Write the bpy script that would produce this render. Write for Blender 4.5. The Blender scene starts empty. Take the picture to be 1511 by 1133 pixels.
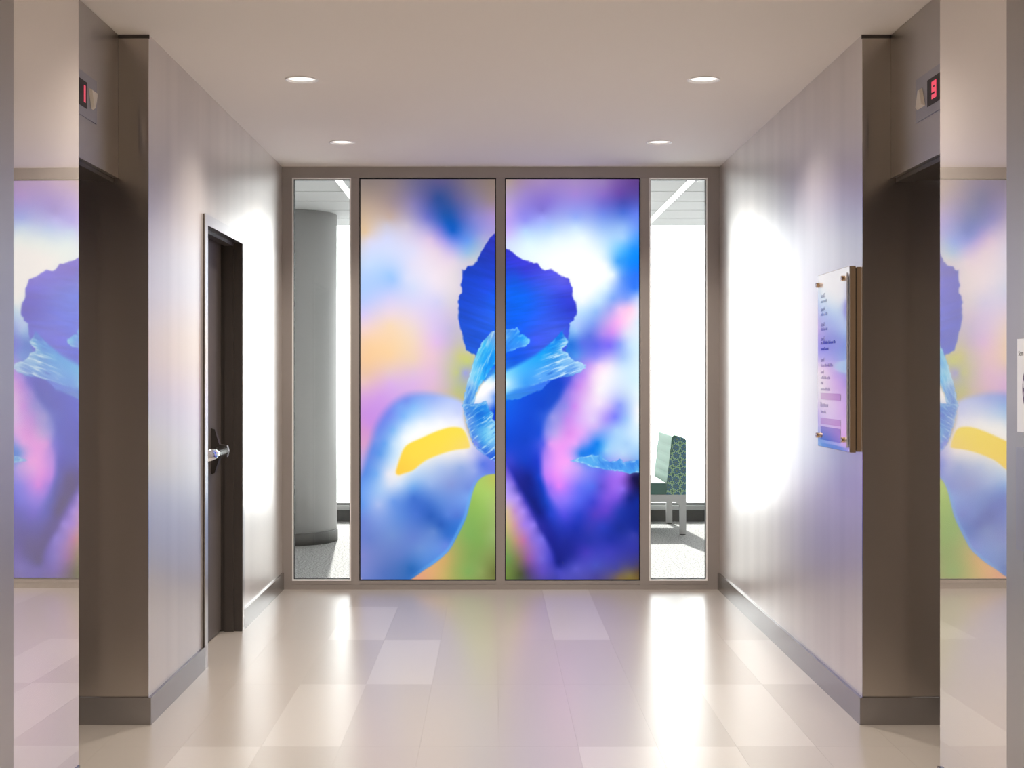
import bpy, bmesh, math, random
import numpy as np
from mathutils import Vector, Matrix

S = bpy.context.scene
C = S.collection
random.seed(7)

# ------------------------------------------------------------------ camera
CAM_Z, FPX = 1.384, 2015.0
cd = bpy.data.cameras.new('camera'); cam = bpy.data.objects.new('camera', cd); C.objects.link(cam)
cam.location = (0, 0, CAM_Z); cam.rotation_euler = (math.pi/2, 0, 0)
cd.sensor_fit = 'HORIZONTAL'; cd.sensor_width = 36.0; cd.lens = FPX/1511*36.0
cd.shift_x = 27.5/1511; cd.shift_y = -12.0/1511
cd.clip_end = 500
S.camera = cam

# ------------------------------------------------------------------ world, sun, exposure
SKY = 5.8
w = bpy.data.worlds.new('sky'); S.world = w; w.use_nodes = True
bg = w.node_tree.nodes['Background']; bg.inputs[0].default_value = (0.97, 0.985, 1.0, 1); bg.inputs[1].default_value = SKY
sd = bpy.data.lights.new('sun', 'SUN'); sd.energy = 11.0; sd.angle = math.radians(0.8); sd.color = (1.0, 0.97, 0.93)
sun = bpy.data.objects.new('sun', sd); C.objects.link(sun); sun.location = (-2, 30, 20)
_h = Vector((0.19, -2.14, 0)).normalized(); _e = math.radians(35)
sun.rotation_euler = Vector((_h.x*math.cos(_e), _h.y*math.cos(_e), -math.sin(_e))).to_track_quat('-Z', 'Y').to_euler()
LAMP_W = 108.0          # spot power of each ceiling downlight
LAMP_COL = (1.0, 0.90, 0.79)
vs = S.view_settings
vs.view_transform = 'Standard'; vs.look = 'None'; vs.gamma = 1.0; vs.exposure = 0.0; vs.use_curve_mapping = False

# ------------------------------------------------------------------ helpers
def lin(c):
    return tuple(((v/255)/12.92 if v/255 <= 0.04045 else ((v/255+0.055)/1.055)**2.4) for v in c)

def rgba(c): return (*lin(c), 1.0)

def mat(name, base=(.8, .8, .8), rough=.5, metal=0.0, emit=None, estr=0.0, spec=0.5):
    m = bpy.data.materials.new(name); m.use_nodes = True
    b = m.node_tree.nodes['Principled BSDF']
    b.inputs['Base Color'].default_value = (*base, 1); b.inputs['Roughness'].default_value = rough
    b.inputs['Metallic'].default_value = metal; b.inputs['Specular IOR Level'].default_value = spec
    if emit: b.inputs['Emission Color'].default_value = (*emit, 1); b.inputs['Emission Strength'].default_value = estr
    return m

def N(m, t, **kw):
    n = m.node_tree.nodes.new(t)
    for k, v in kw.items(): setattr(n, k, v)
    return n
def L(m, a, b): m.node_tree.links.new(a, b)
def bsdf(m): return m.node_tree.nodes['Principled BSDF']

def box_uv(me):
    uv = me.uv_layers.new(name='UVMap')
    for p in me.polygons:
        n = p.normal; ax = max(range(3), key=lambda i: abs(n[i]))
        for li in p.loop_indices:
            v = me.vertices[me.loops[li].vertex_index].co
            uv.data[li].uv = (v.y, v.z) if ax == 0 else ((v.x, v.z) if ax == 1 else (v.x, v.y))

def put(name, bm, m, parent=None, smooth=False, bevel=0.0, seg=1):
    """link a bmesh as ONE object"""
    if bevel:
        es = [e for e in bm.edges if len(e.link_faces) == 2 and e.calc_face_angle(0) > 0.6]
        bmesh.ops.bevel(bm, geom=es, offset=bevel, segments=seg, affect='EDGES', clamp_overlap=True)
    bmesh.ops.recalc_face_normals(bm, faces=bm.faces[:])
    me = bpy.data.meshes.new(name); bm.to_mesh(me); bm.free()
    if smooth:
        for p in me.polygons: p.use_smooth = True
    box_uv(me)
    o = bpy.data.objects.new(name, me); C.objects.link(o)
    for mm in (m if isinstance(m, (list, tuple)) else [m]): me.materials.append(mm)
    if parent: o.parent = parent
    return o

def B(*boxes):
    bm = bmesh.new()
    for b in boxes: addbox(bm, *b)
    return bm

def addbox(bm, x0, x1, y0, y1, z0, z1):
    v = [bm.verts.new((x, y, z)) for x in (x0, x1) for y in (y0, y1) for z in (z0, z1)]
    for f in ((0, 1, 3, 2), (4, 6, 7, 5), (0, 4, 5, 1), (2, 3, 7, 6), (0, 2, 6, 4), (1, 5, 7, 3)):
        bm.faces.new([v[i] for i in f])

def prism(bm, pts, axis, a0, a1):
    """extrude a 2D polygon along an axis: 'X' pts=(y,z) 'Y' pts=(x,z) 'Z' pts=(x,y)"""
    def mk(p, a): return {'X': (a, p[0], p[1]), 'Y': (p[0], a, p[1]), 'Z': (p[0], p[1], a)}[axis]
    A = [bm.verts.new(mk(p, a0)) for p in pts]; Bv = [bm.verts.new(mk(p, a1)) for p in pts]
    n = len(pts); bm.faces.new(A); bm.faces.new(Bv[::-1])
    for i in range(n): bm.faces.new([A[i], A[(i+1) % n], Bv[(i+1) % n], Bv[i]])

def lathe(bm, prof, n=32, cx=0, cy=0):
    """revolve (r, z) profile about the vertical through cx, cy"""
    rings = []
    for r, z in prof:
        if r < 1e-6: rings.append([bm.verts.new((cx, cy, z))])
        else: rings.append([bm.verts.new((cx+r*math.cos(2*math.pi*k/n), cy+r*math.sin(2*math.pi*k/n), z)) for k in range(n)])
    for a, b in zip(rings, rings[1:]):
        for k in range(n):
            if len(a) == 1: bm.faces.new([a[0], b[k], b[(k+1) % n]])
            elif len(b) == 1: bm.faces.new([a[k], a[(k+1) % n], b[0]])
            else: bm.faces.new([a[k], a[(k+1) % n], b[(k+1) % n], b[k]])

def cyl(bm, p0, p1, r, n=20, r1=None):
    p0, p1 = Vector(p0), Vector(p1); d = (p1-p0); q = d.to_track_quat('Z', 'Y').to_matrix()
    r1 = r if r1 is None else r1
    A = [bm.verts.new(p0+q @ Vector((r*math.cos(2*math.pi*k/n), r*math.sin(2*math.pi*k/n), 0))) for k in range(n)]
    D = [bm.verts.new(p1+q @ Vector((r1*math.cos(2*math.pi*k/n), r1*math.sin(2*math.pi*k/n), 0))) for k in range(n)]
    bm.faces.new(A[::-1]); bm.faces.new(D)
    for k in range(n): bm.faces.new([A[k], A[(k+1) % n], D[(k+1) % n], D[k]])

def empty(name, loc=(0, 0, 0), **props):
    o = bpy.data.objects.new(name, None); C.objects.link(o); o.location = loc; o.empty_display_size = .1
    for k, v in props.items(): o[k] = v
    return o

def struct(o): o['kind'] = 'structure'; return o

def reparent(o, p):
    """parent keeping world coordinates (the parent is only translated)"""
    o.parent = p; o.matrix_parent_inverse = Matrix.Translation(-Vector(p.location))
    return o

# ------------------------------------------------------------------ materials
def brushed(name, base, rough, aniso, var=0.025, metal=1.0):
    m = mat(name, base, rough, metal); b = bsdf(m)
    tc = N(m, 'ShaderNodeTexCoord'); mp = N(m, 'ShaderNodeMapping'); mp.inputs['Scale'].default_value = (6, 6, 0.05)
    nz = N(m, 'ShaderNodeTexNoise'); nz.inputs['Scale'].default_value = 1.0; nz.inputs['Detail'].default_value = 2; nz.inputs['Roughness'].default_value = .4
    L(m, tc.outputs['Object'], mp.inputs['Vector']); L(m, mp.outputs['Vector'], nz.inputs['Vector'])
    hs = N(m, 'ShaderNodeMapRange', interpolation_type='SMOOTHSTEP'); hs.inputs['From Min'].default_value = .2; hs.inputs['From Max'].default_value = .8
    hs.inputs['To Min'].default_value = 1-var; hs.inputs['To Max'].default_value = 1+var
    mx = N(m, 'ShaderNodeVectorMath', operation='SCALE'); mx.inputs[0].default_value = base
    L(m, nz.outputs['Fac'], hs.inputs['Value']); L(m, hs.outputs['Result'], mx.inputs['Scale']); L(m, mx.outputs['Vector'], b.inputs['Base Color'])
    b.inputs['Anisotropic'].default_value = aniso; b.inputs['Anisotropic Rotation'].default_value = .25
    tg = N(m, 'ShaderNodeTangent', direction_type='UV_MAP'); tg.uv_map = 'UVMap'
    L(m, tg.outputs['Tangent'], b.inputs['Tangent'])
    return m

M = {}
M['steel_wall'] = brushed('brushed_steel_wall', (.66, .615, .585), .285, .70, .06, metal=.57)
M['steel_jamb'] = brushed('polished_steel', (.56, .51, .465), .17, 1.0, .0, metal=1.0)
M['steel_header'] = brushed('satin_steel', (.46, .43, .40), .38, .4, .03)
M['steel_base'] = brushed('baseboard_steel', (.34, .325, .32), .27, .3, .0)
M['steel_pier'] = brushed('pier_steel', (.37, .34, .315), .3, .6, .01, metal=.8)
M['door_frame'] = mat('door_frame_paint', (.062, .052, .047), .38, .0)
M['door_leaf'] = mat('door_leaf_paint', (.13, .113, .105), .42, .0)
M['casing'] = brushed('casing_glare', (.6, .57, .55), .3, .3, .03)  # bright metal stands in for glare on the dark painted frame face
M['chrome'] = mat('chrome', (.82, .82, .82), .12, 1.0)
M['dark_metal'] = mat('dark_metal', (.09, .08, .075), .35, .6)
M['alu'] = mat('partition_aluminium', (.37, .34, .32), .42, .3)
M['bead'] = mat('glazing_bead', (.93, .92, .91), .35)
M['gasket'] = mat('black_gasket', (.008, .008, .01), .6)
M['ceiling'] = mat('ceiling_paint', (.86, .81, .76), .8)
M['lamp_trim'] = mat('lamp_trim', (.88, .86, .84), .35)
M['lens'] = mat('lamp_lens', (.9, .88, .86), .4, emit=(1, .955, .92), estr=.95)
M['reflector'] = mat('lamp_reflector', (.9, .89, .88), .25, .3)
M['white'] = mat('white_paint', (.45, .45, .45), .7)
M['column'] = mat('column_paint', (.50, .50, .50), .6)
M['column_base'] = mat('column_base', (.13, .128, .125), .6)
M['dark_wall'] = mat('end_wall', (.30, .25, .215), .5)
M['sill_dark'] = mat('perimeter_base', (.07, .07, .07), .6)
M['frame_grey'] = mat('window_frame_grey', (.3, .3, .3), .5)
M['tile_white'] = mat('ceiling_tile', (.52, .52, .52), .85)
M['linear'] = mat('linear_lamp', (.9, .9, .9), .5, emit=(1, 1, 1), estr=.85)
M['bench_frame'] = mat('bench_frame', (.52, .52, .52), .4)
M['bench_seat'] = mat('bench_seat', lin((74, 112, 104)), .6)
M['bench_back'] = mat('bench_back', lin((76, 120, 102)), .65)
M['bronze'] = mat('bronze_edge', (.36, .255, .165), .4, .75)
M['brass'] = mat('brass', (.6, .42, .26), .25, 1.0)
M['red_led'] = mat('red_led', (.2, .01, .02), .4, emit=lin((222, 78, 100)), estr=.9)
M['led_dark'] = mat('display_glass', (.03, .024, .024), .5, spec=.2)
M['lantern'] = mat('lantern_plate', (.36, .355, .40), .42, .7)
M['arrow'] = mat('lantern_arrow', (.74, .68, .6), .4)
M['notice'] = mat('notice_white', (.85, .86, .92), .3)
M['purple'] = mat('notice_purple', lin((88, 62, 110)), .5)
M['grey_ink'] = mat('notice_ink', lin((110, 110, 120)), .5)
M['subfloor'] = mat('floor_joint', (.46, .40, .35), .4)

def glossy_mix(name, diff, gloss, fac, rough):
    """pale back-painted sheet: a polished reflection over a pale body colour"""
    m = bpy.data.materials.new(name); m.use_nodes = True; nt = m.node_tree; nt.nodes.remove(nt.nodes['Principled BSDF'])
    d = N(m, 'ShaderNodeBsdfDiffuse'); d.inputs[0].default_value = (*diff, 1)
    g = N(m, 'ShaderNodeBsdfGlossy'); g.inputs['Color'].default_value = (*gloss, 1); g.inputs['Roughness'].default_value = rough
    x = N(m, 'ShaderNodeMixShader'); x.inputs[0].default_value = fac
    L(m, d.outputs[0], x.inputs[1]); L(m, g.outputs[0], x.inputs[2]); L(m, x.outputs[0], nt.nodes['Material Output'].inputs[0])
    return m
M['polished_panel'] = glossy_mix('polished_panel', (.72, .65, .60), (.96, .94, .92), .70, .015)
M['ink'] = glossy_mix('sign_ink', (.10, .10, .20), (.8, .8, .92), .58, .05)
M['ink2'] = glossy_mix('sign_ink_soft', (.26, .26, .42), (.88, .88, .96), .58, .05)
M['band'] = glossy_mix('sign_band', (.42, .26, .46), (.9, .84, .95), .52, .05)
M['band2'] = glossy_mix('sign_band_blue', (.16, .17, .42), (.74, .76, .95), .52, .05)
M['acrylic_sign'] = glossy_mix('acrylic_sign', (.7, .7, .78), (.97, .97, 1.0), .62, .05)

def glass_mat(name, tint=(1, 1, 1), refl=.05):
    m = bpy.data.materials.new(name); m.use_nodes = True; nt = m.node_tree; nt.nodes.remove(nt.nodes['Principled BSDF'])
    t = N(m, 'ShaderNodeBsdfTransparent'); t.inputs[0].default_value = (*tint, 1)
    g = N(m, 'ShaderNodeBsdfGlossy'); g.inputs['Roughness'].default_value = 0.0
    fr = N(m, 'ShaderNodeFresnel'); fr.inputs['IOR'].default_value = 1.35
    x = N(m, 'ShaderNodeMixShader'); L(m, fr.outputs[0], x.inputs[0])
    L(m, t.outputs[0], x.inputs[1]); L(m, g.outputs[0], x.inputs[2]); L(m, x.outputs[0], nt.nodes['Material Output'].inputs[0])
    return m
M['glass'] = glass_mat('clear_glass', (.97, .98, .975))

# floor plank: linoleum cream, per-plank tint carried by the object colour
m = M['plank'] = mat('linoleum_plank', (.6, .53, .46), .3); b = bsdf(m)
oi = N(m, 'ShaderNodeObjectInfo'); tc = N(m, 'ShaderNodeTexCoord')
mp = N(m, 'ShaderNodeMapping'); mp.inputs['Scale'].default_value = (13, 120, 1)
n1 = N(m, 'ShaderNodeTexNoise'); n1.inputs['Scale'].default_value = 1; n1.inputs['Detail'].default_value = 5; n1.inputs['Roughness'].default_value = .65
L(m, tc.outputs['Object'], mp.inputs['Vector']); L(m, mp.outputs['Vector'], n1.inputs['Vector'])
r1 = N(m, 'ShaderNodeMapRange'); r1.inputs['From Min'].default_value = .25; r1.inputs['From Max'].default_value = .75; r1.inputs['To Min'].default_value = .984; r1.inputs['To Max'].default_value = 1.016
L(m, n1.outputs['Fac'], r1.inputs['Value'])
sc = N(m, 'ShaderNodeVectorMath', operation='SCALE'); L(m, oi.outputs['Color'], sc.inputs[0]); L(m, r1.outputs['Result'], sc.inputs['Scale'])
L(m, sc.outputs['Vector'], b.inputs['Base Color'])
r2 = N(m, 'ShaderNodeMapRange'); r2.inputs['From Min'].default_value = .25; r2.inputs['From Max'].default_value = .75; r2.inputs['To Min'].default_value = .275; r2.inputs['To Max'].default_value = .275
L(m, n1.outputs['Fac'], r2.inputs['Value']); L(m, r2.outputs['Result'], b.inputs['Roughness'])
b.inputs['IOR'].default_value = 2.0

# carpet: pale loop pile with dark flecks
m = M['carpet'] = mat('carpet', (.4, .4, .4), .95, spec=.1); b = bsdf(m)
tc = N(m, 'ShaderNodeTexCoord'); v = N(m, 'ShaderNodeTexNoise'); v.inputs['Scale'].default_value = 70; v.inputs['Detail'].default_value = 4; v.inputs['Roughness'].default_value = .8
cr = N(m, 'ShaderNodeValToRGB'); cr.color_ramp.elements[0].position = .40; cr.color_ramp.elements[0].color = (.16, .155, .15, 1)
cr.color_ramp.elements[1].position = .58; cr.color_ramp.elements[1].color = (.56, .555, .55, 1)
L(m, tc.outputs['Object'], v.inputs['Vector']); L(m, v.outputs['Fac'], cr.inputs[0]); L(m, cr.outputs[0], b.inputs['Base Color'])
bp = N(m, 'ShaderNodeBump'); bp.inputs['Strength'].default_value = .6; bp.inputs['Distance'].default_value = .004
L(m, v.outputs['Fac'], bp.inputs['Height']); L(m, bp.outputs['Normal'], b.inputs['Normal'])

# patterned bench upholstery: blue rosettes with green rings on cream
m = M['pattern'] = mat('patterned_fabric', (.6, .7, .6), .75); b = bsdf(m)
tc = N(m, 'ShaderNodeTexCoord'); vo = N(m, 'ShaderNodeTexVoronoi'); vo.voronoi_dimensions = '2D'; vo.inputs['Scale'].default_value = 14.5; vo.inputs['Randomness'].default_value = .15
spo = N(m, 'ShaderNodeSeparateXYZ'); cmb = N(m, 'ShaderNodeCombineXYZ'); L(m, tc.outputs['Object'], spo.inputs[0]); L(m, spo.outputs['X'], cmb.inputs['X']); L(m, spo.outputs['Z'], cmb.inputs['Y'])
L(m, cmb.outputs[0], vo.inputs['Vector'])
sx = N(m, 'ShaderNodeVectorMath', operation='SUBTRACT'); L(m, cmb.outputs[0], sx.inputs[0]); L(m, vo.outputs['Position'], sx.inputs[1])
sp = N(m, 'ShaderNodeSeparateXYZ'); L(m, sx.outputs[0], sp.inputs[0])
at = N(m, 'ShaderNodeMath', operation='ARCTAN2'); L(m, sp.outputs['X'], at.inputs[0]); L(m, sp.outputs['Y'], at.inputs[1])
m8 = N(m, 'ShaderNodeMath', operation='MULTIPLY'); m8.inputs[1].default_value = 8; L(m, at.outputs[0], m8.inputs[0])
si = N(m, 'ShaderNodeMath', operation='SINE'); L(m, m8.outputs[0], si.inputs[0])
ma = N(m, 'ShaderNodeMath', operation='MULTIPLY_ADD'); ma.inputs[1].default_value = .07; L(m, si.outputs[0], ma.inputs[0]); L(m, vo.outputs['Distance'], ma.inputs[2])
cr = N(m, 'ShaderNodeValToRGB'); cr.color_ramp.interpolation = 'CONSTANT'; e = cr.color_ramp.elements
e[0].position = 0; e[0].color = rgba((140, 165, 100)); e[1].position = .08; e[1].color = rgba((44, 84, 118))
for p, c in ((.20, (120, 165, 175)), (.26, (46, 92, 128)), (.40, (165, 200, 175)), (.48, (150, 185, 120)), (.56, (52, 100, 118))):
    x = e.new(p); x.color = rgba(c)
L(m, ma.outputs[0], cr.inputs[0]); L(m, cr.outputs[0], b.inputs['Base Color'])

# ------------------------------------------------------------------ dimensions (metres; x right, y away from the camera)
XL, XR, H, D = -1.37, 1.466, 2.74, 8.85
Y_NEAR, Y_PIER0 = -4.8, 3.90          # end of the lobby behind the camera; start of the polished pier sheets
YE_L, YE_R, Y_OPEN = 4.476, 4.464, 5.43    # lift openings run from here to Y_OPEN
BH = .108                             # baseboard height
LIGHT_Y = [7.93 - 1.68*k for k in range(8)]
LIGHT_X = (-.878, .963)

# ------------------------------------------------------------------ floor with planks
floor = struct(put('floor', B((-2.2, 2.3, Y_NEAR-.1, D+.06, -.06, -.0035)), M['subfloor']))
pw, pl = .296, 1.03
col0, row0 = -2.2-.02, -5.17
shades = [(.425, .387, .350), (.431, .392, .355), (.419, .382, .345)]
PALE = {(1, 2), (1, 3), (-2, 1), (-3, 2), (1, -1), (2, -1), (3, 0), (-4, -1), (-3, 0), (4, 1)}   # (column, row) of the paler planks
proto = None
ix = -8
x_off = .021
while True:
    x0 = x_off + ix*pw
    if x0 > XR+.75: break
    off = 0.0
    jy = -5.20 + off
    while jy < D+.06:
        y0, y1 = max(jy, Y_NEAR), min(jy+pl, D+.05)
        if y1-y0 > .05 and x0+pw > XL-.8:
            full = abs(y1-y0-pl) < 1e-6
            if full and proto:
                o = proto.copy(); C.objects.link(o)
            else:
                o = put('plank', B((0, pw-.0004, 0, (y1-y0)-.0004, -.0035, 0)), M['plank'])
                if full: proto = o
            o.parent = floor; o.location = (x0, y0, 0)
            c = random.choice(shades[:3]); k = random.uniform(.992, 1.008)
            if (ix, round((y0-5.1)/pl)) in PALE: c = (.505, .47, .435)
            o.color = (c[0]*k, c[1]*k, c[2]*k, 1)
        jy += pl
    ix += 1

# ------------------------------------------------------------------ ceiling with round holes for the downlights
bm = bmesh.new()
cor = [bm.verts.new(p) for p in ((-2.2, Y_NEAR-.1, H), (2.3, Y_NEAR-.1, H), (2.3, D+.1, H), (-2.2, D+.1, H))]
ed = [bm.edges.new((cor[i], cor[(i+1) % 4])) for i in range(4)]
for ly in LIGHT_Y:
    for lx in LIGHT_X:
        vv = [bm.verts.new((lx+.066*math.cos(2*math.pi*k/28), ly+.066*math.sin(2*math.pi*k/28), H)) for k in range(28)]
        ed += [bm.edges.new((vv[i], vv[(i+1) % 28])) for i in range(28)]
bmesh.ops.triangle_fill(bm, edges=ed, use_beauty=True, use_dissolve=False)
struct(put('ceiling', bm, M['ceiling']))

# ------------------------------------------------------------------ side walls
DY0, DY1, DZ = 6.455, 7.44, 2.125     # rough opening of the side door
struct(put('wall_left', B((XL-.2, XL, Y_OPEN, DY0, 0, H), (XL-.2, XL, DY1, D, 0, H), (XL-.2, XL, DY0, DY1, DZ, H)), M['steel_wall']))
struct(put('wall_right', B((XR, XR+.2, Y_OPEN, D, 0, H)), M['steel_wall']))
wl = struct(put('wall_left', B((XL-.2, XL, Y_NEAR, Y_PIER0, 0, H)), M['steel_pier']))
wr = struct(put('wall_right', B((XR, XR+.2, Y_NEAR, Y_PIER0, 0, H)), M['steel_pier']))
struct(put('wall_back', B((-2.2, 2.3, Y_NEAR-.1, Y_NEAR, 0, H)), M['dark_wall']))
struct(put('unseen_trim', B((-2.2, 2.3, Y_NEAR+.0005, Y_NEAR+.03, 2.695, 2.735)), M['ceiling']))  # unseen pale strip, added so the jambs mirror a thin bright line
# piers beside the lifts, each faced with a polished pale sheet set a hair off true
for s, X, ye, th, nm in ((-1, XL, YE_L, .019, 'left'), (1, XR, YE_R, .0102, 'right')):
    bx = sorted((X+s*.025, X+s*.62)); pier = struct(put('wall_'+nm, B((bx[0], bx[1], Y_PIER0, ye-.002, 0, H)), M['steel_wall']))
    bm = bmesh.new(); ln = ye-Y_PIER0
    prism(bm, [(0, 0), (s*.016, 0), (s*.016, ln), (0, ln)], 'Z', BH, H)
    o = struct(put('wall_panel', bm, M['polished_panel'], bevel=.002)); o.location = (X, Y_PIER0, 0); o.rotation_euler = (0, 0, s*th)
    reparent(o, pier)
    # kick strip below
    bm = bmesh.new(); e = -s*.014
    xs = sorted((X+e, X+s*.025)); addbox(bm, xs[0], xs[1], Y_PIER0-.0, ye+.004, 0, BH)
    o = struct(put('baseboard_'+nm, bm, M['steel_base'], bevel=.002))
    # far jamb of the lift opening, its top reveal and its base
    xs = sorted((X-s*.0, X+s*.6)); 
    o = struct(put('trim_1' if s < 0 else 'trim_2', B((xs[0], xs[1], Y_OPEN-.006, Y_OPEN-.0005, BH, H-.016)), M['steel_jamb'], bevel=.001))
    xs = sorted((X-s*.003, X+s*.6))
    struct(put('trim_3' if s < 0 else 'trim_4', B((xs[0], xs[1], Y_OPEN-.004, Y_OPEN-.0005, H-.016, H)), M['dark_metal']))
    # baseboards: return on the jamb, along the wall
    xs = sorted((X-s*.013, X+s*.6))
    struct(put('baseboard_'+nm, B((xs[0], xs[1], Y_OPEN-.018, Y_OPEN-.0065, 0, BH)), M['steel_base_dark'] if 'steel_base_dark' in M else M['steel_base'], bevel=.0015))
    runs = ((Y_OPEN-.006, DY0-.02), (DY1+.017, D)) if s < 0 else ((Y_OPEN-.006, D),)
    for a, b_ in runs:
        xs = sorted((X-s*.013, X+s*.002))
        struct(put('baseboard_'+nm, B((xs[0], xs[1], a, b_, 0, BH)), M['steel_base'], bevel=.0015))
    xs = sorted((X-s*.013, X+s*.002)); struct(put('baseboard_'+nm, B((xs[0], xs[1], Y_NEAR, Y_PIER0, 0, BH)), M['steel_base'], bevel=.0015))
    # lift header, soffit and landing doors
    HX = -1.49 if s < 0 else 1.58
    xs = sorted((HX, HX+s*.09))
    hd = struct(put('trim_5' if s < 0 else 'trim_6', B((xs[0], xs[1], ye, Y_OPEN-.007, 2.17, H-.002)), M['steel_header'], bevel=.003, seg=2))
    xs = sorted((HX+s*.018, HX+s*.085)); 
    o = put('lip', B((xs[0], xs[1], ye, Y_OPEN-.007, 2.152, 2.169)), M['dark_metal'], parent=hd)
    xs = sorted((HX+s*.09, HX+s*.45)); o = put('soffit', B((xs[0], xs[1], ye, Y_OPEN-.007, 2.16, 2.21)), M['dark_metal'], parent=hd)
    DX = X+s*.47
    dr = struct(empty('door_2' if s < 0 else 'door_3', (DX, (ye+Y_OPEN)/2, 0)))
    mid = (ye+Y_OPEN)/2
    for a, b_ in ((ye, mid-.002), (mid+.002, Y_OPEN-.007)):
        xs = sorted((DX, DX+s*.04)); reparent(put('door_leaf', B((xs[0], xs[1], a, b_, .012, 2.155)), M['steel_pier'], bevel=.003), dr)
    xs = sorted((DX-s*.03, DX+s*.1)); reparent(put('threshold', B((xs[0], xs[1], ye, Y_OPEN-.02, .0005, .011)), M['dark_metal']), dr)

# ------------------------------------------------------------------ side door on the left: frame, leaf and panic bar
door = struct(empty('door_1', (XL, (DY0+DY1)/2, 0)))
FX = -1.358                          # face of the frame, just proud of the wall
zt = 2.10
ya, yb, yc_, yd = 6.438, 6.528, 7.400, 7.453
reparent(put('door_frame', B((FX-.004, FX, ya, yb-.03, 0, 2.152), (FX-.004, FX, yc_, yd, 0, 2.152), (FX-.004, FX, yb-.03, yc_, zt, 2.152)), M['casing'], bevel=.001), door)
# deep painted reveals and stops
reparent(put('frame_reveal', B((-1.56, FX-.0045, ya+.001, yb-.032, 0, 2.15), (-1.56, FX-.0045, yc_+.001, yd-.001, 0, 2.15), (-1.56, FX-.0045, yb-.032, yc_+.001, zt+.002, 2.15)), M['door_frame'], bevel=.001), door)
reparent(put('door_stop', B((-1.455, -1.405, yb-.032, yb-.016, 0, zt+.002), (-1.455, -1.405, yc_-.015, yc_+.001, 0, zt+.002), (-1.455, -1.405, yb-.016, yc_-.015, zt-.014, zt+.002)), M['door_frame'], bevel=.001), door)
leaf = reparent(put('door_leaf', B((-1.52, -1.475, yb-.028, yc_-.002, .008, 2.096)), M['door_leaf'], bevel=.002), door)
struct(put('wall_left', B((-1.62, -1.565, 6.2, 7.6, 0, 2.3)), M['dark_wall']))
pb = empty('panic_bar', (0, 0, 0)); reparent(pb, door)
zb = .99
bm = bmesh.new()
cyl(bm, (-1.412, 6.60, zb), (-1.412, 7.13, zb), .030, 24)
o = put('push_bar', bm, M['chrome'], smooth=False, bevel=.004, seg=2); o.parent = pb
for p in o.data.polygons: p.use_smooth = True
for yy in (6.59, 7.15):
    bm = bmesh.new()
    pts = [(-1.4745, zb+.12), (-1.456, zb+.115), (-1.432, zb+.036), (-1.392, zb+.03), (-1.384, zb), (-1.392, zb-.03), (-1.432, zb-.036), (-1.456, zb-.115), (-1.4745, zb-.12)]
    prism(bm, pts, 'Y', yy-.018, yy+.018)
    o = put('bracket', bm, M['dark_metal'], bevel=.002); o.parent = pb

# ------------------------------------------------------------------ glazed partition at the end of the lobby
ZS, ZH = .056, 2.668
win = struct(empty('window_1', (0, D, 0)))
fd = .11
def member(nm, x0, x1, z0, z1, y1=fd):
    return reparent(put(nm, B((x0, x1, D, D+y1, z0, z1)), M['alu'], bevel=.0015), win)
member('frame_jamb', XL, -1.304, 0, ZH); member('frame_jamb', 1.388, XR, 0, ZH)
member('mullion', -.922, -.8695, 0, ZH); member('mullion', .0176, .0747, 0, ZH); member('mullion', .953, 1.010, 0, ZH)
member('head_rail', XL, XR, ZH+.0005, H)
for x0, x1 in ((-1.304, -.922), (-.8695, .0176), (.0747, .953), (1.010, 1.388)):
    bm = B((x0, x1, D+.002, D+fd, 0, ZS-.022), (x0, x1, D, D+fd, ZS-.021, ZS))
    reparent(put('sill_rail', bm, M['alu'], bevel=.001), win)
for x0, x1 in ((-1.304, -.922), (1.010, 1.388)):
    t = .0075
    bd = B((x0, x0+t, D-.0025, D+.05, ZS, ZH), (x1-t, x1, D-.0025, D+.05, ZS, ZH), (x0+t, x1-t, D-.0025, D+.05, ZS, ZS+t), (x0+t, x1-t, D-.0025, D+.05, ZH-t, ZH))
    reparent(put('glazing_bead', bd, M['bead']), win)
    g = .004
    bd = B((x0+t, x0+t+g, D+.02, D+.05, ZS+t, ZH-t), (x1-t-g, x1-t, D+.02, D+.05, ZS+t, ZH-t), (x0+t+g, x1-t-g, D+.02, D+.05, ZS+t, ZS+t+g), (x0+t+g, x1-t-g, D+.02, D+.05, ZH-t-g, ZH-t))
    reparent(put('gasket', bd, M['gasket']), win)
    reparent(put('pane', B((x0+.004, x1-.004, D+.052, D+.060, ZS+.002, ZH-.002)), M['glass']), win)

# ------------------------------------------------------------------ backlit iris print (a flat printed graphic, coloured per vertex)
def sdf_poly(px, py, poly):
    """signed distance (negative inside) of grid points to a closed polygon"""
    d = np.full(px.shape, 1e9); inside = np.zeros(px.shape, bool); n = len(poly)
    for i in range(n):
        ax, ay = poly[i]; bx, by = poly[(i+1) % n]; ex, ey = bx-ax, by-ay
        wx, wy = px-ax, py-ay; t = np.clip((wx*ex+wy*ey)/(ex*ex+ey*ey+1e-9), 0, 1)
        d = np.minimum(d, (wx-ex*t)**2+(wy-ey*t)**2)
        c = (ay > py) != (by > py)
        xi = (bx-ax)*(py-ay)/((by-ay) if abs(by-ay) > 1e-9 else 1e-9)+ax
        inside ^= c & (px < xi)
    d = np.sqrt(d); d[inside] *= -1
    return d

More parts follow.
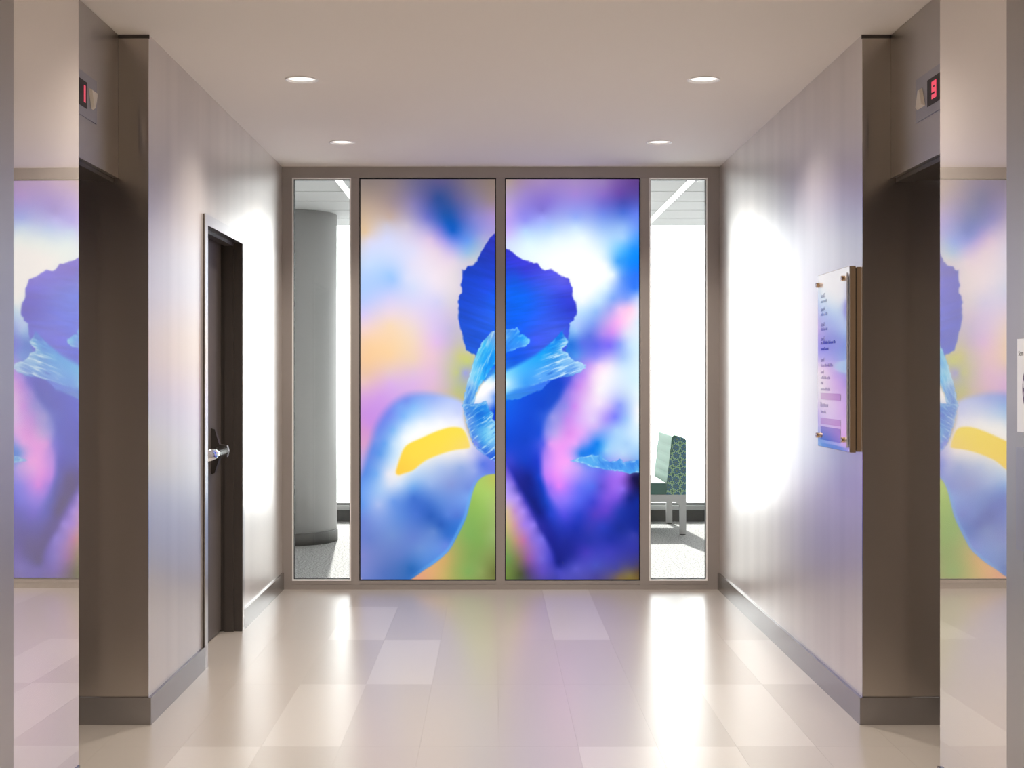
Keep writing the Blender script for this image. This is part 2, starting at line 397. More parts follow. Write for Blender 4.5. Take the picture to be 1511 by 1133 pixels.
def field(px, py, pts, smooth=0.0):
    """smooth colour field through scattered samples (x, y, r, g, b)"""
    P = np.array(pts, float); n = len(P); X = P[:, :2]/100; V = P[:, 2:]
    K = np.sqrt(((X[:, None]-X[None])**2).sum(-1)+1e-4)
    A = np.zeros((n+1, n+1)); A[:n, :n] = K - smooth*np.eye(n); A[:n, n] = 1; A[n, :n] = 1
    W = np.linalg.solve(A, np.vstack([V, np.zeros((1, 3))]))
    q = np.stack([px.ravel(), py.ravel()], -1)/100; out = np.zeros((len(q), 3))
    for s in range(0, len(q), 20000):
        k = np.sqrt(((q[s:s+20000, None]-X[None])**2).sum(-1)+1e-4); out[s:s+20000] = k @ W[:n]+W[n]
    return np.clip(out, 0, 255).reshape(px.shape+(3,))

_rng = np.random.RandomState(3); _tab = _rng.rand(256, 256)
def vnoise(x, y):
    xi, yi = np.floor(x).astype(int), np.floor(y).astype(int); fx, fy = x-xi, y-yi
    fx, fy = fx*fx*(3-2*fx), fy*fy*(3-2*fy); g = lambda a, b: _tab[a % 256, b % 256]
    return (g(xi, yi)*(1-fx)+g(xi+1, yi)*fx)*(1-fy)+(g(xi, yi+1)*(1-fx)+g(xi+1, yi+1)*fx)*fy

def over(img, col, a): return img*(1-a[..., None])+col*a[..., None]
def cover(d, soft): t = np.clip(.5-d/soft, 0, 1); return t*t*(3-2*t)

BG1 = [(531,265,138,125,120),(545,270,140,126,120),(580,270,138,124,128),(610,268,112,106,138),(650,268,92,88,138),(690,268,125,112,126),(728,268,140,122,112),
(545,300,180,158,144),(580,300,160,142,150),(610,300,134,126,180),(634,292,80,88,155),(646,292,45,78,150),(675,292,95,95,150),(700,290,130,120,150),(725,295,152,132,135),
(540,325,212,186,160),(575,320,196,172,162),(605,320,170,160,195),(630,320,110,115,200),(655,315,30,85,170),(662,328,8,90,190),(680,320,80,100,185),(700,320,130,130,205),(728,318,170,145,205),
(538,342,228,198,162),(570,332,206,200,215),(600,332,205,195,215),(630,335,165,160,220),(650,338,110,120,215),(668,340,15,95,200),(685,340,85,125,215),(705,340,135,145,222),(728,340,168,155,220),
(545,355,222,218,240),(570,350,214,218,250),(600,352,220,214,240),(635,352,218,195,230),(655,355,170,160,235),(672,352,95,130,230),(690,355,105,155,240),(700,360,140,175,225),(712,350,165,168,220),
(545,370,212,222,252),(575,368,215,224,255),(610,370,226,224,250),(645,370,230,212,232),(668,372,200,190,236),(690,372,150,190,232),(700,380,190,205,215),
(545,390,200,222,255),(570,392,190,215,255),(605,390,228,226,250),(640,390,240,226,240),(670,385,228,214,232),(695,385,205,205,215),
(540,405,185,212,255),(575,405,165,205,255),(600,410,220,226,253),(640,410,244,232,245),(675,405,228,220,225),
(535,425,178,208,255),(580,413,165,202,255),(610,425,216,224,252),(645,425,238,228,244),(670,425,232,222,228),
(535,445,190,205,252),(575,440,215,212,250),(610,445,222,218,250),(645,445,216,212,246),(668,445,222,215,222),
(535,465,220,206,246),(575,460,238,218,232),(610,465,236,218,234),(640,465,222,206,244),(665,465,214,200,224),
(537,485,245,214,210),(575,480,250,220,188),(610,485,242,220,212),(640,485,224,202,240),(665,485,200,190,222),
(540,505,250,210,168),(575,500,252,216,176),(610,505,246,218,196),(645,505,228,192,236),(665,508,205,190,208),(680,505,200,195,180),
(540,530,250,205,158),(575,525,252,212,166),(610,530,242,212,190),(640,525,236,200,215),(665,530,205,198,180),(680,525,205,205,130),(690,533,200,208,120),
(540,550,238,198,170),(575,550,232,200,205),(610,550,228,196,220),(640,550,230,192,220),(660,550,205,195,185),(675,550,195,200,140),(686,550,160,165,225),
(535,565,235,195,195),(575,565,222,180,232),(610,565,224,184,232),(640,568,226,190,214),(660,570,205,190,185),(675,575,190,195,140),(680,588,198,190,130),
(535,585,218,165,222),(560,585,212,160,232),(590,577,216,175,234),(535,610,205,148,226),(555,605,205,150,232),(535,635,214,152,210),(545,625,205,145,228),(534,655,218,160,205),(533,680,185,165,225)]
GREEN = [(715,703,175,200,100),(728,705,190,195,95),(705,720,170,205,100),(720,730,170,205,105),(697,740,150,190,90),(715,755,150,190,95),(690,765,135,180,90),(715,780,140,175,90),(730,750,170,190,115),
(690,790,130,175,90),(710,800,130,170,85),(728,790,155,180,110),(675,810,160,170,95),(695,820,130,165,85),(720,820,135,155,85),(655,825,210,170,105),(670,840,165,170,95),(690,845,130,170,90),(710,845,140,160,90),(730,845,110,115,60),
(620,853,225,160,125),(640,845,222,172,115),(655,850,200,175,105),(670,852,165,170,95)]
FALL = [(600,592,120,150,240),(590,600,125,165,245),(610,600,135,188,250),(640,590,160,185,248),(665,597,195,210,252),(675,610,205,215,252),(575,612,120,140,240),(595,615,130,185,250),(625,612,190,218,255),(655,615,225,232,255),(675,620,235,238,255),
(565,630,115,145,238),(580,635,130,185,245),(600,630,215,235,255),(620,625,238,246,255),(650,622,245,248,255),(555,650,120,150,235),(567,655,105,165,240),(580,655,190,220,250),(595,645,240,248,255),(548,675,105,145,232),(560,670,95,155,235),(578,680,200,225,250),
(540,700,95,145,230),(555,700,120,175,242),(572,700,230,232,245),(590,700,238,238,240),(610,695,205,225,248),(632,682,222,230,240),(660,672,235,235,240),(685,668,235,232,240),(698,675,190,195,240),(712,685,90,120,230),(728,690,110,125,232),(650,690,180,200,238),(680,690,150,175,230),(700,695,150,170,235),
(535,720,110,160,240),(560,725,165,200,245),(575,715,215,225,245),(590,715,200,220,248),(610,720,110,165,235),(635,715,150,180,235),(665,715,135,155,220),(690,720,115,145,225),(535,745,105,155,235),(558,745,170,190,240),(580,740,110,155,232),(610,735,65,115,210),(630,745,60,110,205),(650,740,95,140,220),(675,740,110,150,230),(690,735,120,165,240),
(535,770,110,135,215),(560,770,125,155,225),(590,765,95,140,220),(615,760,70,115,210),(635,762,42,95,190),(650,775,40,95,190),(660,760,85,130,220),(675,762,80,120,215),(680,770,60,125,220),(545,795,105,130,205),(580,790,112,145,212),(610,795,100,130,210),(640,785,95,135,210),(660,790,50,110,205),(670,785,45,115,210),
(535,820,125,135,205),(560,820,108,130,200),(590,820,95,125,200),(620,810,105,145,215),(645,810,100,145,225),(658,805,100,135,225),(535,845,120,135,205),(565,845,85,115,190),(595,845,60,110,185),(607,840,40,105,185),(625,830,80,135,215),(645,825,85,140,225)]
FALL_P = [(686,594),(672,587),(655,583),(635,580),(615,580),(598,583),(583,592),(570,604),(560,618),(553,632),(548,650),(542,668),(536,690),(526,712),(520,870),(596,862),(615,850),(625,842),(640,833),(653,822),(663,813),(672,797),(680,781),(688,764),(693,744),(697,727),(703,712),(712,703),(722,700),(740,699),(740,675),(715,666),(700,660),(690,640),(684,615)]
BEARD_P = [(683,632),(690,645),(694,660),(690,662),(670,664),(650,670),(630,678),(620,685),(609,695),(595,699),(587,702),(583,698),(586,688),(590,675),(595,662),(602,655),(618,648),(640,638),(660,631),(672,630)]
DARK_P = [(733,344),(728,345),(722,352),(715,363),(708,375),(703,385),(697,391),(690,392),(687,397),(682,398),(681,408),(680,420),(681,432),(677,437),(676,450),(677,465),(677,475),(680,487),(684,503),(688,517),(692,519),(700,523),(712,560),(735,590),(760,590),(800,575),(830,545),(838,500),(840,490),(841,478),(848,470),(852,460),(851,448),(846,440),(846,430),(842,418),(838,409),(830,407),(820,401),(813,397),(805,398),(800,396),(793,388),(783,387),(768,380),(755,371),(745,366),(738,352)]
DARK = [(720,380,32,60,190),(705,410,25,70,210),(690,440,25,75,215),(725,420,35,75,225),(690,470,25,80,215),(725,470,40,100,240),(700,500,25,85,220),(725,500,30,95,235),(755,385,50,60,215),(775,400,55,65,225),(760,410,25,85,225),(800,405,70,80,230),(830,412,95,95,235),(750,430,5,100,245),(770,440,0,105,252),(800,430,50,95,240),(830,440,50,70,225),(845,455,45,60,215),(760,470,0,100,250),(800,470,45,95,245),(830,470,50,80,225),(750,500,10,100,248),(790,500,60,90,240),(820,490,65,95,235),(760,530,5,90,240),(731,548,60,160,240),(728,540,30,100,245)]
THROAT_P = [(694,604),(702,584),(710,568),(722,556),(735,548),(740,548),(740,650),(722,640)]
THROAT = [(706,590,240,245,252),(716,580,252,250,255),(724,573,250,250,255),(731,565,235,245,255),(731,556,130,200,250),(724,592,180,205,250),(729,585,120,165,245),(731,605,0,70,220),(733,625,20,60,210),(733,645,60,80,220)]
ARM_P = [(737,485),(726,489),(719,496),(711,506),(704,520),(698,536),(693,552),(689,566),(685,585),(682,600),(698,602),(702,582),(710,566),(720,551),(737,528)]
ARM = [(727,495,120,170,235),(728,510,70,170,245),(715,508,60,190,248),(720,525,20,160,250),(706,525,90,200,245),(710,540,30,165,250),(702,550,120,210,248),(697,565,150,205,245),(705,560,60,190,252),(692,580,90,160,235),(690,595,70,140,225)]
CRIN_P = [(682,596),(697,597),(706,596),(712,593),(717,592),(720,597),(722,605),(728,611),(726,618),(732,623),(738,640),(731,660),(737,684),(722,677),(712,669),(703,663),(697,652),(692,636),(686,618)]
CRIN = [(690,605,80,150,230),(693,620,110,160,235),(705,610,20,120,225),(715,605,30,140,235),(712,622,20,130,230),(700,640,80,150,232),(715,638,110,200,245),(725,632,150,215,248),(710,652,60,150,232),(722,652,120,200,245),(715,662,70,140,230),(727,672,50,100,225),(703,655,120,140,235)]
BG2 = [(748,266,175,155,145),(765,268,165,140,165),(800,268,165,138,190),(850,268,165,140,195),(890,268,150,125,185),(920,270,110,80,160),(942,268,95,65,140),(748,290,180,160,200),(775,285,158,135,205),(810,295,140,120,215),(850,285,165,135,215),(890,285,140,110,200),(915,285,105,75,170),(940,285,90,72,160),
(748,310,195,165,230),(770,315,150,140,235),(800,310,130,120,215),(850,305,150,150,235),(890,300,115,110,210),(920,298,75,80,180),(940,298,85,90,190),(750,330,190,165,245),(775,325,150,150,245),(800,320,160,165,250),(850,320,150,175,250),(890,315,115,140,235),(920,312,75,110,215),(940,315,100,130,240),
(748,345,210,190,250),(775,340,185,215,255),(810,335,175,205,255),(850,335,205,230,255),(890,335,155,190,250),(920,335,150,190,250),(940,335,110,155,250),(752,358,215,225,255),(780,358,225,248,255),(820,352,230,248,255),(860,350,240,253,255),(895,355,190,225,255),(920,350,165,210,255),(940,350,80,160,255),
(775,372,235,252,255),(800,378,248,255,255),(850,375,255,255,255),(890,372,225,245,255),(915,368,105,195,255),(935,365,40,150,255),(943,375,0,140,255),(815,392,255,255,255),(860,400,255,255,255),(895,390,240,250,255),(912,385,70,165,250),(935,390,10,135,255),(850,415,255,255,255),(905,405,235,248,255),(920,410,90,150,250),(940,405,40,120,252),
(870,430,255,255,255),(895,425,220,242,255),(915,425,120,165,255),(938,425,50,125,250),(860,445,245,252,255),(885,445,195,228,255),(905,440,130,170,250),(925,440,130,160,250),(943,440,195,215,255),(860,460,190,225,255),(880,460,150,190,250),(900,455,165,170,245),(915,455,235,195,245),(930,455,255,205,238),(942,455,235,235,255),
(852,480,170,200,255),(875,478,130,160,245),(895,475,195,165,240),(912,475,250,180,245),(928,470,255,220,245),(942,475,225,240,255),(850,488,150,195,250),(870,495,95,120,230),(890,492,175,140,240),(905,490,215,150,245),(925,492,225,225,250),(942,495,225,242,255),(843,508,30,115,225),(860,505,90,115,235),(880,510,95,105,240),(900,510,125,110,250),(915,508,140,160,250),(930,510,200,228,255),
(850,525,80,150,240),(860,528,120,140,240),(880,528,150,145,250),(900,525,180,170,250),(920,528,170,200,250),(940,528,215,240,252),(870,540,200,160,245),(885,540,245,215,250),(900,540,240,230,252),(920,540,205,230,255),(940,545,220,245,255),(850,560,165,130,240),(862,555,195,145,245),(875,555,240,210,248),(890,555,255,245,253),(910,560,230,240,255),(935,560,215,242,255),
(750,590,0,100,240),(770,590,0,80,228),(800,575,0,75,215),(825,565,0,65,205),(837,560,60,80,220),(750,620,0,85,235),(780,620,0,70,215),(800,600,0,68,208),(822,588,20,75,205),(845,580,180,140,240),(855,570,200,140,240),(870,575,230,195,245),(885,575,252,245,252),(905,575,225,230,255),(925,580,205,225,250),(940,580,230,248,255),
(835,600,150,140,235),(848,600,205,140,242),(865,600,230,200,250),(885,595,245,228,252),(900,600,200,185,250),(915,598,145,160,252),(930,600,190,215,250),(943,605,255,255,255),(803,612,40,90,220),(815,615,150,150,235),(825,620,160,150,235),(838,620,200,140,240),(855,620,220,175,250),(875,620,225,205,252),(895,618,170,150,250),(908,615,125,130,252),(925,618,160,200,250),(942,620,245,252,255),
(750,650,0,70,215),(775,650,0,65,205),(795,640,10,72,215),(808,640,150,145,240),(820,640,190,165,240),(840,640,222,145,240),(860,640,225,170,250),(880,630,205,180,248),(890,640,130,170,250),(910,635,170,210,252),(930,640,200,230,255),(800,655,75,90,232),(812,655,220,155,245),(830,660,240,155,248),(850,655,225,165,250),(868,653,130,150,248),(882,655,10,130,240),(900,655,155,205,252),(925,655,170,210,250),(942,650,205,235,255),
(750,680,60,70,210),(775,680,0,60,200),(795,680,20,55,208),(808,685,200,140,250),(825,685,245,160,250),(840,680,240,165,250),(850,675,150,160,250),(858,670,20,125,235),(875,665,0,125,240),(895,665,150,205,250),(920,670,185,215,250),(943,678,130,180,240),(750,700,110,90,215),(762,695,30,45,175),(780,705,5,30,140),(795,705,10,60,200),(808,705,195,125,250),(820,700,235,145,250),(835,695,230,165,252),(855,690,185,160,248),(875,695,120,130,248),(890,695,105,105,235),(900,705,145,100,235),(920,700,165,110,240),(935,705,20,15,80),(943,705,10,10,70),
(748,715,165,145,245),(757,715,130,110,225),(768,720,20,30,140),(785,715,0,30,145),(800,720,0,55,190),(812,720,150,110,245),(825,718,225,130,250),(838,718,175,125,252),(855,720,110,115,248),(875,718,85,110,240),(888,718,95,80,215),(905,720,150,100,235),(920,722,140,105,235),(930,722,60,45,150),(943,715,8,8,60),(750,735,190,160,245),(765,735,165,140,245),(775,740,70,60,185),(784,740,0,25,130),(790,740,0,25,130),(805,740,0,60,190),(820,742,130,110,245),(835,740,135,115,250),(855,740,85,100,240),(875,742,60,65,210),(895,735,125,85,225),(912,735,115,80,220),(930,735,10,30,130),(943,740,0,40,150),
(749,755,215,190,155),(760,755,190,140,205),(772,755,170,140,245),(786,760,70,60,185),(796,757,0,20,125),(812,760,25,60,200),(832,762,80,75,225),(855,762,35,60,200),(878,760,80,60,195),(895,755,95,65,205),(915,755,30,55,175),(940,760,0,35,145),(748,775,205,190,130),(760,775,205,150,165),(772,775,165,125,230),(788,775,145,125,240),(801,778,20,25,140),(820,775,20,50,180),(850,780,20,45,175),(870,780,50,55,180),(890,778,40,60,190),(915,780,10,40,150),(940,780,10,35,145),
(748,800,150,170,100),(760,798,185,150,120),(772,798,190,115,165),(785,795,140,110,215),(800,795,120,110,230),(812,798,15,25,140),(835,800,20,35,150),(870,800,35,50,170),(900,795,25,45,165),(935,790,50,60,170),(750,825,110,150,80),(765,825,130,120,85),(780,825,145,90,165),(800,825,115,100,215),(815,825,60,60,190),(825,830,10,25,130),(845,820,30,40,155),(865,815,65,55,185),(900,815,60,60,185),(940,810,45,50,160),
(750,848,110,135,65),(768,848,75,85,50),(780,845,85,65,120),(800,845,95,75,190),(825,843,70,70,190),(850,840,85,85,200),(880,835,70,80,190),(910,840,70,70,150),(935,835,70,65,120),(943,845,95,75,55),(915,852,120,100,75),(930,850,125,110,65),(880,852,70,65,150),(850,852,75,75,180),(820,852,65,65,170)]
LINE1 = [(745, 684), (757, 706), (770, 730), (782, 752), (795, 775), (806, 796), (816, 815), (823, 832)]
VIO_P = [(700, 620)]+LINE1+[(824, 880), (700, 880)]
DEEP_P = [(730, 540), (850, 540), (838, 562), (826, 588), (814, 603), (803, 613), (800, 640), (798, 670), (799, 700), (807, 730), (820, 755), (834, 790)]+LINE1[::-1]+[(728, 660)]
LOBE_P = [(738,486),(752,486),(758,485),(763,483),(767,489),(765,495),(771,492),(776,496),(782,500),(782,506),(777,510),(765,514),(750,519),(738,523)]
LOBE = [(746,492,90,160,245),(756,490,60,150,245),(762,488,40,140,250),(770,498,30,160,252),(779,503,110,205,252),(755,505,50,150,250),(748,515,40,130,248),(768,508,60,150,250)]
BIG_P = [(834,484),(831,490),(833,496),(837,500),(838,504),(836,509),(830,513),(830,518),(838,521),(840,526),(845,529),(850,533),(858,534),(864,538),(864,543),(856,549),(845,554),(830,556),(810,561),(790,568),(760,575),(738,585),(738,552),(760,541),(790,524),(810,508),(822,496)]
BIG = [(830,490,0,120,235),(825,500,10,130,240),(812,512,10,150,248),(800,525,20,165,250),(770,545,70,185,255),(748,556,150,225,255),(746,566,225,248,255),(748,576,150,220,255),(775,565,60,160,250),(800,555,90,170,250),(815,540,80,165,245),(830,545,120,190,250),(855,540,165,210,250),(820,530,60,155,235),(835,505,120,200,245),(835,525,120,190,245),(845,548,100,160,240),(835,553,60,130,230)]
FRILL_P = [(842,680),(858,674),(868,673),(874,671),(880,673),(886,670),(893,678),(900,681),(910,680),(915,677),(920,682),(930,680),(948,677),(948,698),(930,699),(915,696),(895,693),(875,690),(860,684)]
FRILL = [(850,680,90,170,245),(870,678,90,180,245),(885,676,90,175,245),(890,684,70,150,240),(905,686,70,150,240),(920,690,80,165,245),(935,688,60,140,235),(942,694,90,180,245)]

def chaikin(P, n=2):
    for _ in range(n):
        Q = []
        for (ax, ay), (bx, by) in zip(P, P[1:]+P[:1]): Q += [(ax*.75+bx*.25, ay*.75+by*.25), (ax*.25+bx*.75, ay*.25+by*.75)]
        P = Q
    return P
BEARD_P, FALL_P = chaikin(BEARD_P), chaikin(FALL_P)

def streak(px, py, ang, lx, ly, seed=0):
    c, s = math.cos(ang), math.sin(ang); u = px*c+py*s; v = -px*s+py*c
    n = vnoise(u/lx+seed*17.3, v/ly+seed*5.1)*.6+vnoise(u/lx*2.1+seed, v/ly*2.3+9)*.4
    return n

def iris(px, py):
    left = px < 738.5
    img = np.zeros(px.shape+(3,))
    if left.any() and px.max() < 740:
        bgc = field(px, py, BG1, .004); gr = field(px, py, GREEN, .004); fl = field(px, py, FALL, .003)
        img = over(bgc, gr, np.clip((py-640)/40, 0, 1)*np.clip((px-560)/40, 0, 1))
        sdark = cover(sdf_poly(px, py, DARK_P)+(vnoise(px/5, py/5)-.5)*2.4, 3.0)
        d = sdf_poly(px, py, FALL_P)
        soft = np.clip(16-(px-560+py-640)*.07, 3.0, 18)
        img = over(img, fl, cover(d, soft))
        rim = np.exp(-((d+2.2)/2.4)**2)*np.clip((py-690)/40, 0, 1)*np.clip((px-600)/40, 0, 1)
        img = over(img, np.array([105, 178, 242.]), rim*.6)
        halo = cover(sdf_poly(px, py, BEARD_P), 14.)
        img = over(img, np.array([255, 238, 205.]), halo*.65)
        bc = field(px, py, [(590,695,255,208,72),(610,672,255,222,76),(650,650,255,226,78),(680,640,252,226,84),(688,655,250,220,110)])
        img = over(img, bc, cover(sdf_poly(px, py, BEARD_P), 4.5))
    else:
        vin = lambda q: sdf_poly(np.array([[q[0]]], float), np.array([[q[1]]], float), VIO_P)[0, 0]
        din = lambda q: sdf_poly(np.array([[q[0]]], float), np.array([[q[1]]], float), DEEP_P)[0, 0]
        pv = [q for q in BG2 if vin(q) < 4]; pd = [q for q in BG2 if din(q) < 3 and vin(q) >= 0]; pr = [q for q in BG2 if vin(q) >= 0 and din(q) >= -3]
        img = field(px, py, pr, .004)
        img = over(img, field(px, py, pd, .01), cover(sdf_poly(px, py, DEEP_P), 13+np.clip(py-720, 0, 60)*.35))
        img = over(img, field(px, py, pv, .01), cover(sdf_poly(px, py, VIO_P), 9+np.clip(py-780, 0, 60)*.12))
        sdark = cover(sdf_poly(px, py, DARK_P)+(vnoise(px/4, py/4)-.5)*2.6, 3.0)
    if px.max() < 740:
        gl = np.exp(-np.maximum(sdf_poly(px, py, DARK_P), 0)/5.)*(1-sdark)*np.clip((py-340)/60, 0, 1)
        img = over(img, np.array([205, 190, 250.]), gl*.35)
    dk = field(px, py, DARK, .003)
    st = streak(px, py, .35 if px.max() < 740 else -.15, 40, 5, 1)
    dk = dk*(1+(st-.5)[..., None]*.15)
    img = over(img, np.clip(dk, 0, 255), sdark)
    if px.max() < 740:
        img = over(img, field(px, py, THROAT), cover(sdf_poly(px, py, THROAT_P), 5.))
    def petal(img, poly, cols, ang, lx, ly, amp, seed, rimc=(215, 240, 255), edge=2.2, rough=2.0, rima=.55):
        d = sdf_poly(px, py, poly)+(vnoise(px/3.1+seed, py/3.1)-.5)*rough
        c = field(px, py, cols, .002); s = streak(px, py, ang, lx, ly, seed)
        hi = np.clip((s-.56)*3.4, 0, 1); lo = np.clip((.42-s)*3.2, 0, 1)
        c = c+(np.array(rimc)-c)*(hi*amp)[..., None]; c = c+(np.array([20, 100, 220.])-c)*(lo*amp*.6)[..., None]
        img = over(img, np.clip(c, 0, 255), cover(d, edge))
        r = np.exp(-((d+1.3)/1.1)**2)*np.clip((vnoise(px/6+seed, py/6+3)-.25)*2, 0, 1)
        return over(img, np.array(rimc, float), r*rima)
    if px.max() < 740:
        img = petal(img, ARM_P, ARM, 1.95, 18, 2.8, .65, 2, (190, 232, 250))
        img = petal(img, CRIN_P, CRIN, -.6, 13, 2.6, .85, 5, (190, 230, 250))
    else:
        img = petal(img, LOBE_P, LOBE, 2.4, 18, 4, .5, 3, (165, 225, 255), rima=.5)
        # large pale petal: streaked frilled tip, smooth shaft
        d = sdf_poly(px, py, BIG_P); c0 = field(px, py, BIG, .002)
        img2 = petal(img, BIG_P, BIG, -.35, 18, 2.6, .95, 7, (200, 234, 255), edge=2.5)
        smooth = over(img, c0, cover(d, np.clip(2.5+(835-px)*.11, 2.5, 9)))
        t = np.clip((px-790-(py-540)*-.4)/22, 0, 1)
        img = smooth*(1-t[..., None])+img2*t[..., None]
        img = petal(img, FRILL_P, FRILL, 1.0, 12, 3.5, .6, 11, (190, 228, 252), rima=.6)
    return np.clip(img, 0, 255)

m = M['print'] = mat('backlit_print', (.012, .012, .014), .35); b = bsdf(m)
ca = N(m, 'ShaderNodeVertexColor'); ca.layer_name = 'print'
L(m, ca.outputs['Color'], b.inputs['Emission Color']); b.inputs['Emission Strength'].default_value = 1.0; b.inputs['Specular IOR Level'].default_value = .03

def print_panel(x0, x1, z0, z1, y, px0, px1, py0, py1):
    nx, nz = 200, 590
    gx, gz = np.meshgrid(np.linspace(0, 1, nx+1), np.linspace(0, 1, nz+1))
    cxp = np.tile(px0+(np.arange(nx+1)/nx)*(px1-px0), (nz+1, 1)); cyp = np.tile((py1-(np.arange(nz+1)/nz)*(py1-py0))[:, None], (1, nx+1))
    col = iris(cxp, cyp)/255.
    colr = np.where(col <= .04045, col/12.92, ((col+.055)/1.055)**2.4)
    verts = np.stack([x0+gx*(x1-x0), np.full(gx.shape, y), z0+gz*(z1-z0)], -1).reshape(-1, 3)
    i = np.arange((nx+1)*(nz+1)).reshape(nz+1, nx+1)
    quads = np.stack([i[:-1, :-1], i[:-1, 1:], i[1:, 1:], i[1:, :-1]], -1).reshape(-1, 4)
    me = bpy.data.meshes.new('printed_graphic')
    me.vertices.add(len(verts)); me.vertices.foreach_set('co', verts.astype(np.float32).ravel())
    me.loops.add(quads.size); me.loops.foreach_set('vertex_index', quads.astype(np.int32).ravel())
    me.polygons.add(len(quads)); me.polygons.foreach_set('loop_start', (np.arange(len(quads))*4).astype(np.int32))
    me.update(calc_edges=True)
    at = me.color_attributes.new('print', 'FLOAT_COLOR', 'POINT')
    at.data.foreach_set('color', np.concatenate([colr.reshape(-1, 3), np.ones((len(verts), 1))], 1).astype(np.float32).ravel())
    me.materials.append(M['print'])
    o = bpy.data.objects.new('printed_graphic', me); C.objects.link(o)
    return o

def light_panel(x0, x1, px0, px1, label):
    t = empty('light_panel', ((x0+x1)/2, D+.02, ZS), label=label, category='light panel', group='backlit iris panels')
    g = .0065
    o = B((x0+.001, x1-.001, D+.03, D+fd-.002, ZS+.001, ZH-.001)); reparent(put('light_box', o, M['alu']), t)
    gk = B((x0, x0+g, D+.008, D+.03, ZS, ZH), (x1-g, x1, D+.008, D+.03, ZS, ZH), (x0+g, x1-g, D+.008, D+.03, ZS, ZS+g), (x0+g, x1-g, D+.008, D+.03, ZH-g, ZH))
    reparent(put('gasket', gk, M['gasket']), t)
    o = print_panel(x0+g, x1-g, ZS+g, ZH-g, D+.024, px0, px1, 263.5, 855.5); reparent(o, t)
light_panel(-.8695, .0176, 531.5, 730.5, 'backlit panel with yellow iris beard and green lower right corner')
light_panel(.0747, .953, 746.5, 943.5, 'backlit panel with large pale frilled petal over deep blue and violet')

# ------------------------------------------------------------------ room behind the partition
BY0, BY1, BZ, YC = D+fd, 12.97, 2.74, 12.32       # start, window line, ceiling height, edge of the tiled ceiling
BX0, BX1 = -4.2, 4.4
struct(put('floor', B((BX0, BX1, D+.0605, BY1+.2, -.06, 0)), M['carpet']))
struct(put('wall_left', B((BX0-.1, BX0, BY0, BY1+.2, 0, 3.0)), M['white']))
struct(put('wall_right', B((BX1, BX1+.1, BY0, BY1+.2, 0, 3.0)), M['white']))
struct(put('wall_front', B((BX0, XL, D+.002, BY0, 0, 3.0), (XR, BX1, D+.002, BY0, 0, 3.0), (XL, XR, D+.03, BY0, H+.0005, 3.0)), M['white']))
ceil2 = struct(put('ceiling', B((BX0, BX1, D+.002, YC, 2.80, 2.84), (BX0, BX1, YC, BY1+.2, 2.95, 3.0)), M['white']))
struct(put('trim_8', B((BX0, BX1, YC+.0005, YC+.02, 2.741, 2.949)), M['white']))
strips = (-1.07, 1.37)
edges = [BX0, -1.10, -1.04, 1.335, 1.405, BX1]
ys = [YC-.57*k for k in range(7)]
for a, b_ in ((BX0, -1.075), (-1.065, 1.365), (1.375, BX1)):
    pr = None
    for k in range(6):
        y1, y0 = YC-.57*k, max(YC-.57*(k+1), BY0)
        o = put('ceiling_tile', B((a+.004, b_-.004, y0+.010, y1-.010, BZ, BZ+.016)), M['tile_white'], bevel=.003); reparent(o, ceil2)
bars = bmesh.new()
for k in range(6): addbox(bars, BX0, BX1, YC-.57*k-.012, YC-.57*k+.012, BZ+.0165, BZ+.02)
reparent(put('ceiling_grid', bars, M['frame_grey']), ceil2)
for x, lb in ((-1.07, 'white linear ceiling light in the far room, seen through the left side glass'), (1.37, 'white linear ceiling light in the far room, seen through the right side glass')):
    t = empty('linear_light', (x, 10.6, BZ), label=lb, category='ceiling light')
    reparent(put('housing', B((x-.030, x+.030, BY0+.02, YC-.02, BZ-.0025, BZ-.0008)), M['white']), t)
    reparent(put('diffuser', B((x-.026, x+.026, BY0+.03, YC-.03, BZ-.006, BZ-.0026)), M['linear'], bevel=.002), t)
# white air slot crossing the far room ceiling beside the right strip
t = empty('air_slot', (1.62, 9.47, BZ), label='white air slot in the tiled ceiling of the far room', category='air vent')
reparent(put('slot_frame', B((1.42, 2.2, 9.43, 9.452, BZ-.006, BZ-.0005), (1.42, 2.2, 9.488, 9.51, BZ-.006, BZ-.0005)), M['bead'], bevel=.001), t)
reparent(put('slot_blade', B((1.43, 2.19, 9.462, 9.478, BZ-.004, BZ-.0008)), M['sill_dark']), t)

# round column with its base
colm = struct(empty('column', (-1.745, 11.5, 0)))
bm = bmesh.new(); lathe(bm, [(.0, .1), (.425, .1), (.425, BZ-.001), (0, BZ-.001)], 72)
o = put('shaft', bm, M['column'], parent=colm)
for p in o.data.polygons: p.use_smooth = abs(p.normal.z) < .5
bm = bmesh.new(); lathe(bm, [(.0, .0005), (.433, .0005), (.433, .094), (.428, .0995), (0, .0995)], 72)
o = put('column_base', bm, M['column_base'], parent=colm)
for p in o.data.polygons: p.use_smooth = abs(p.normal.z) < .5

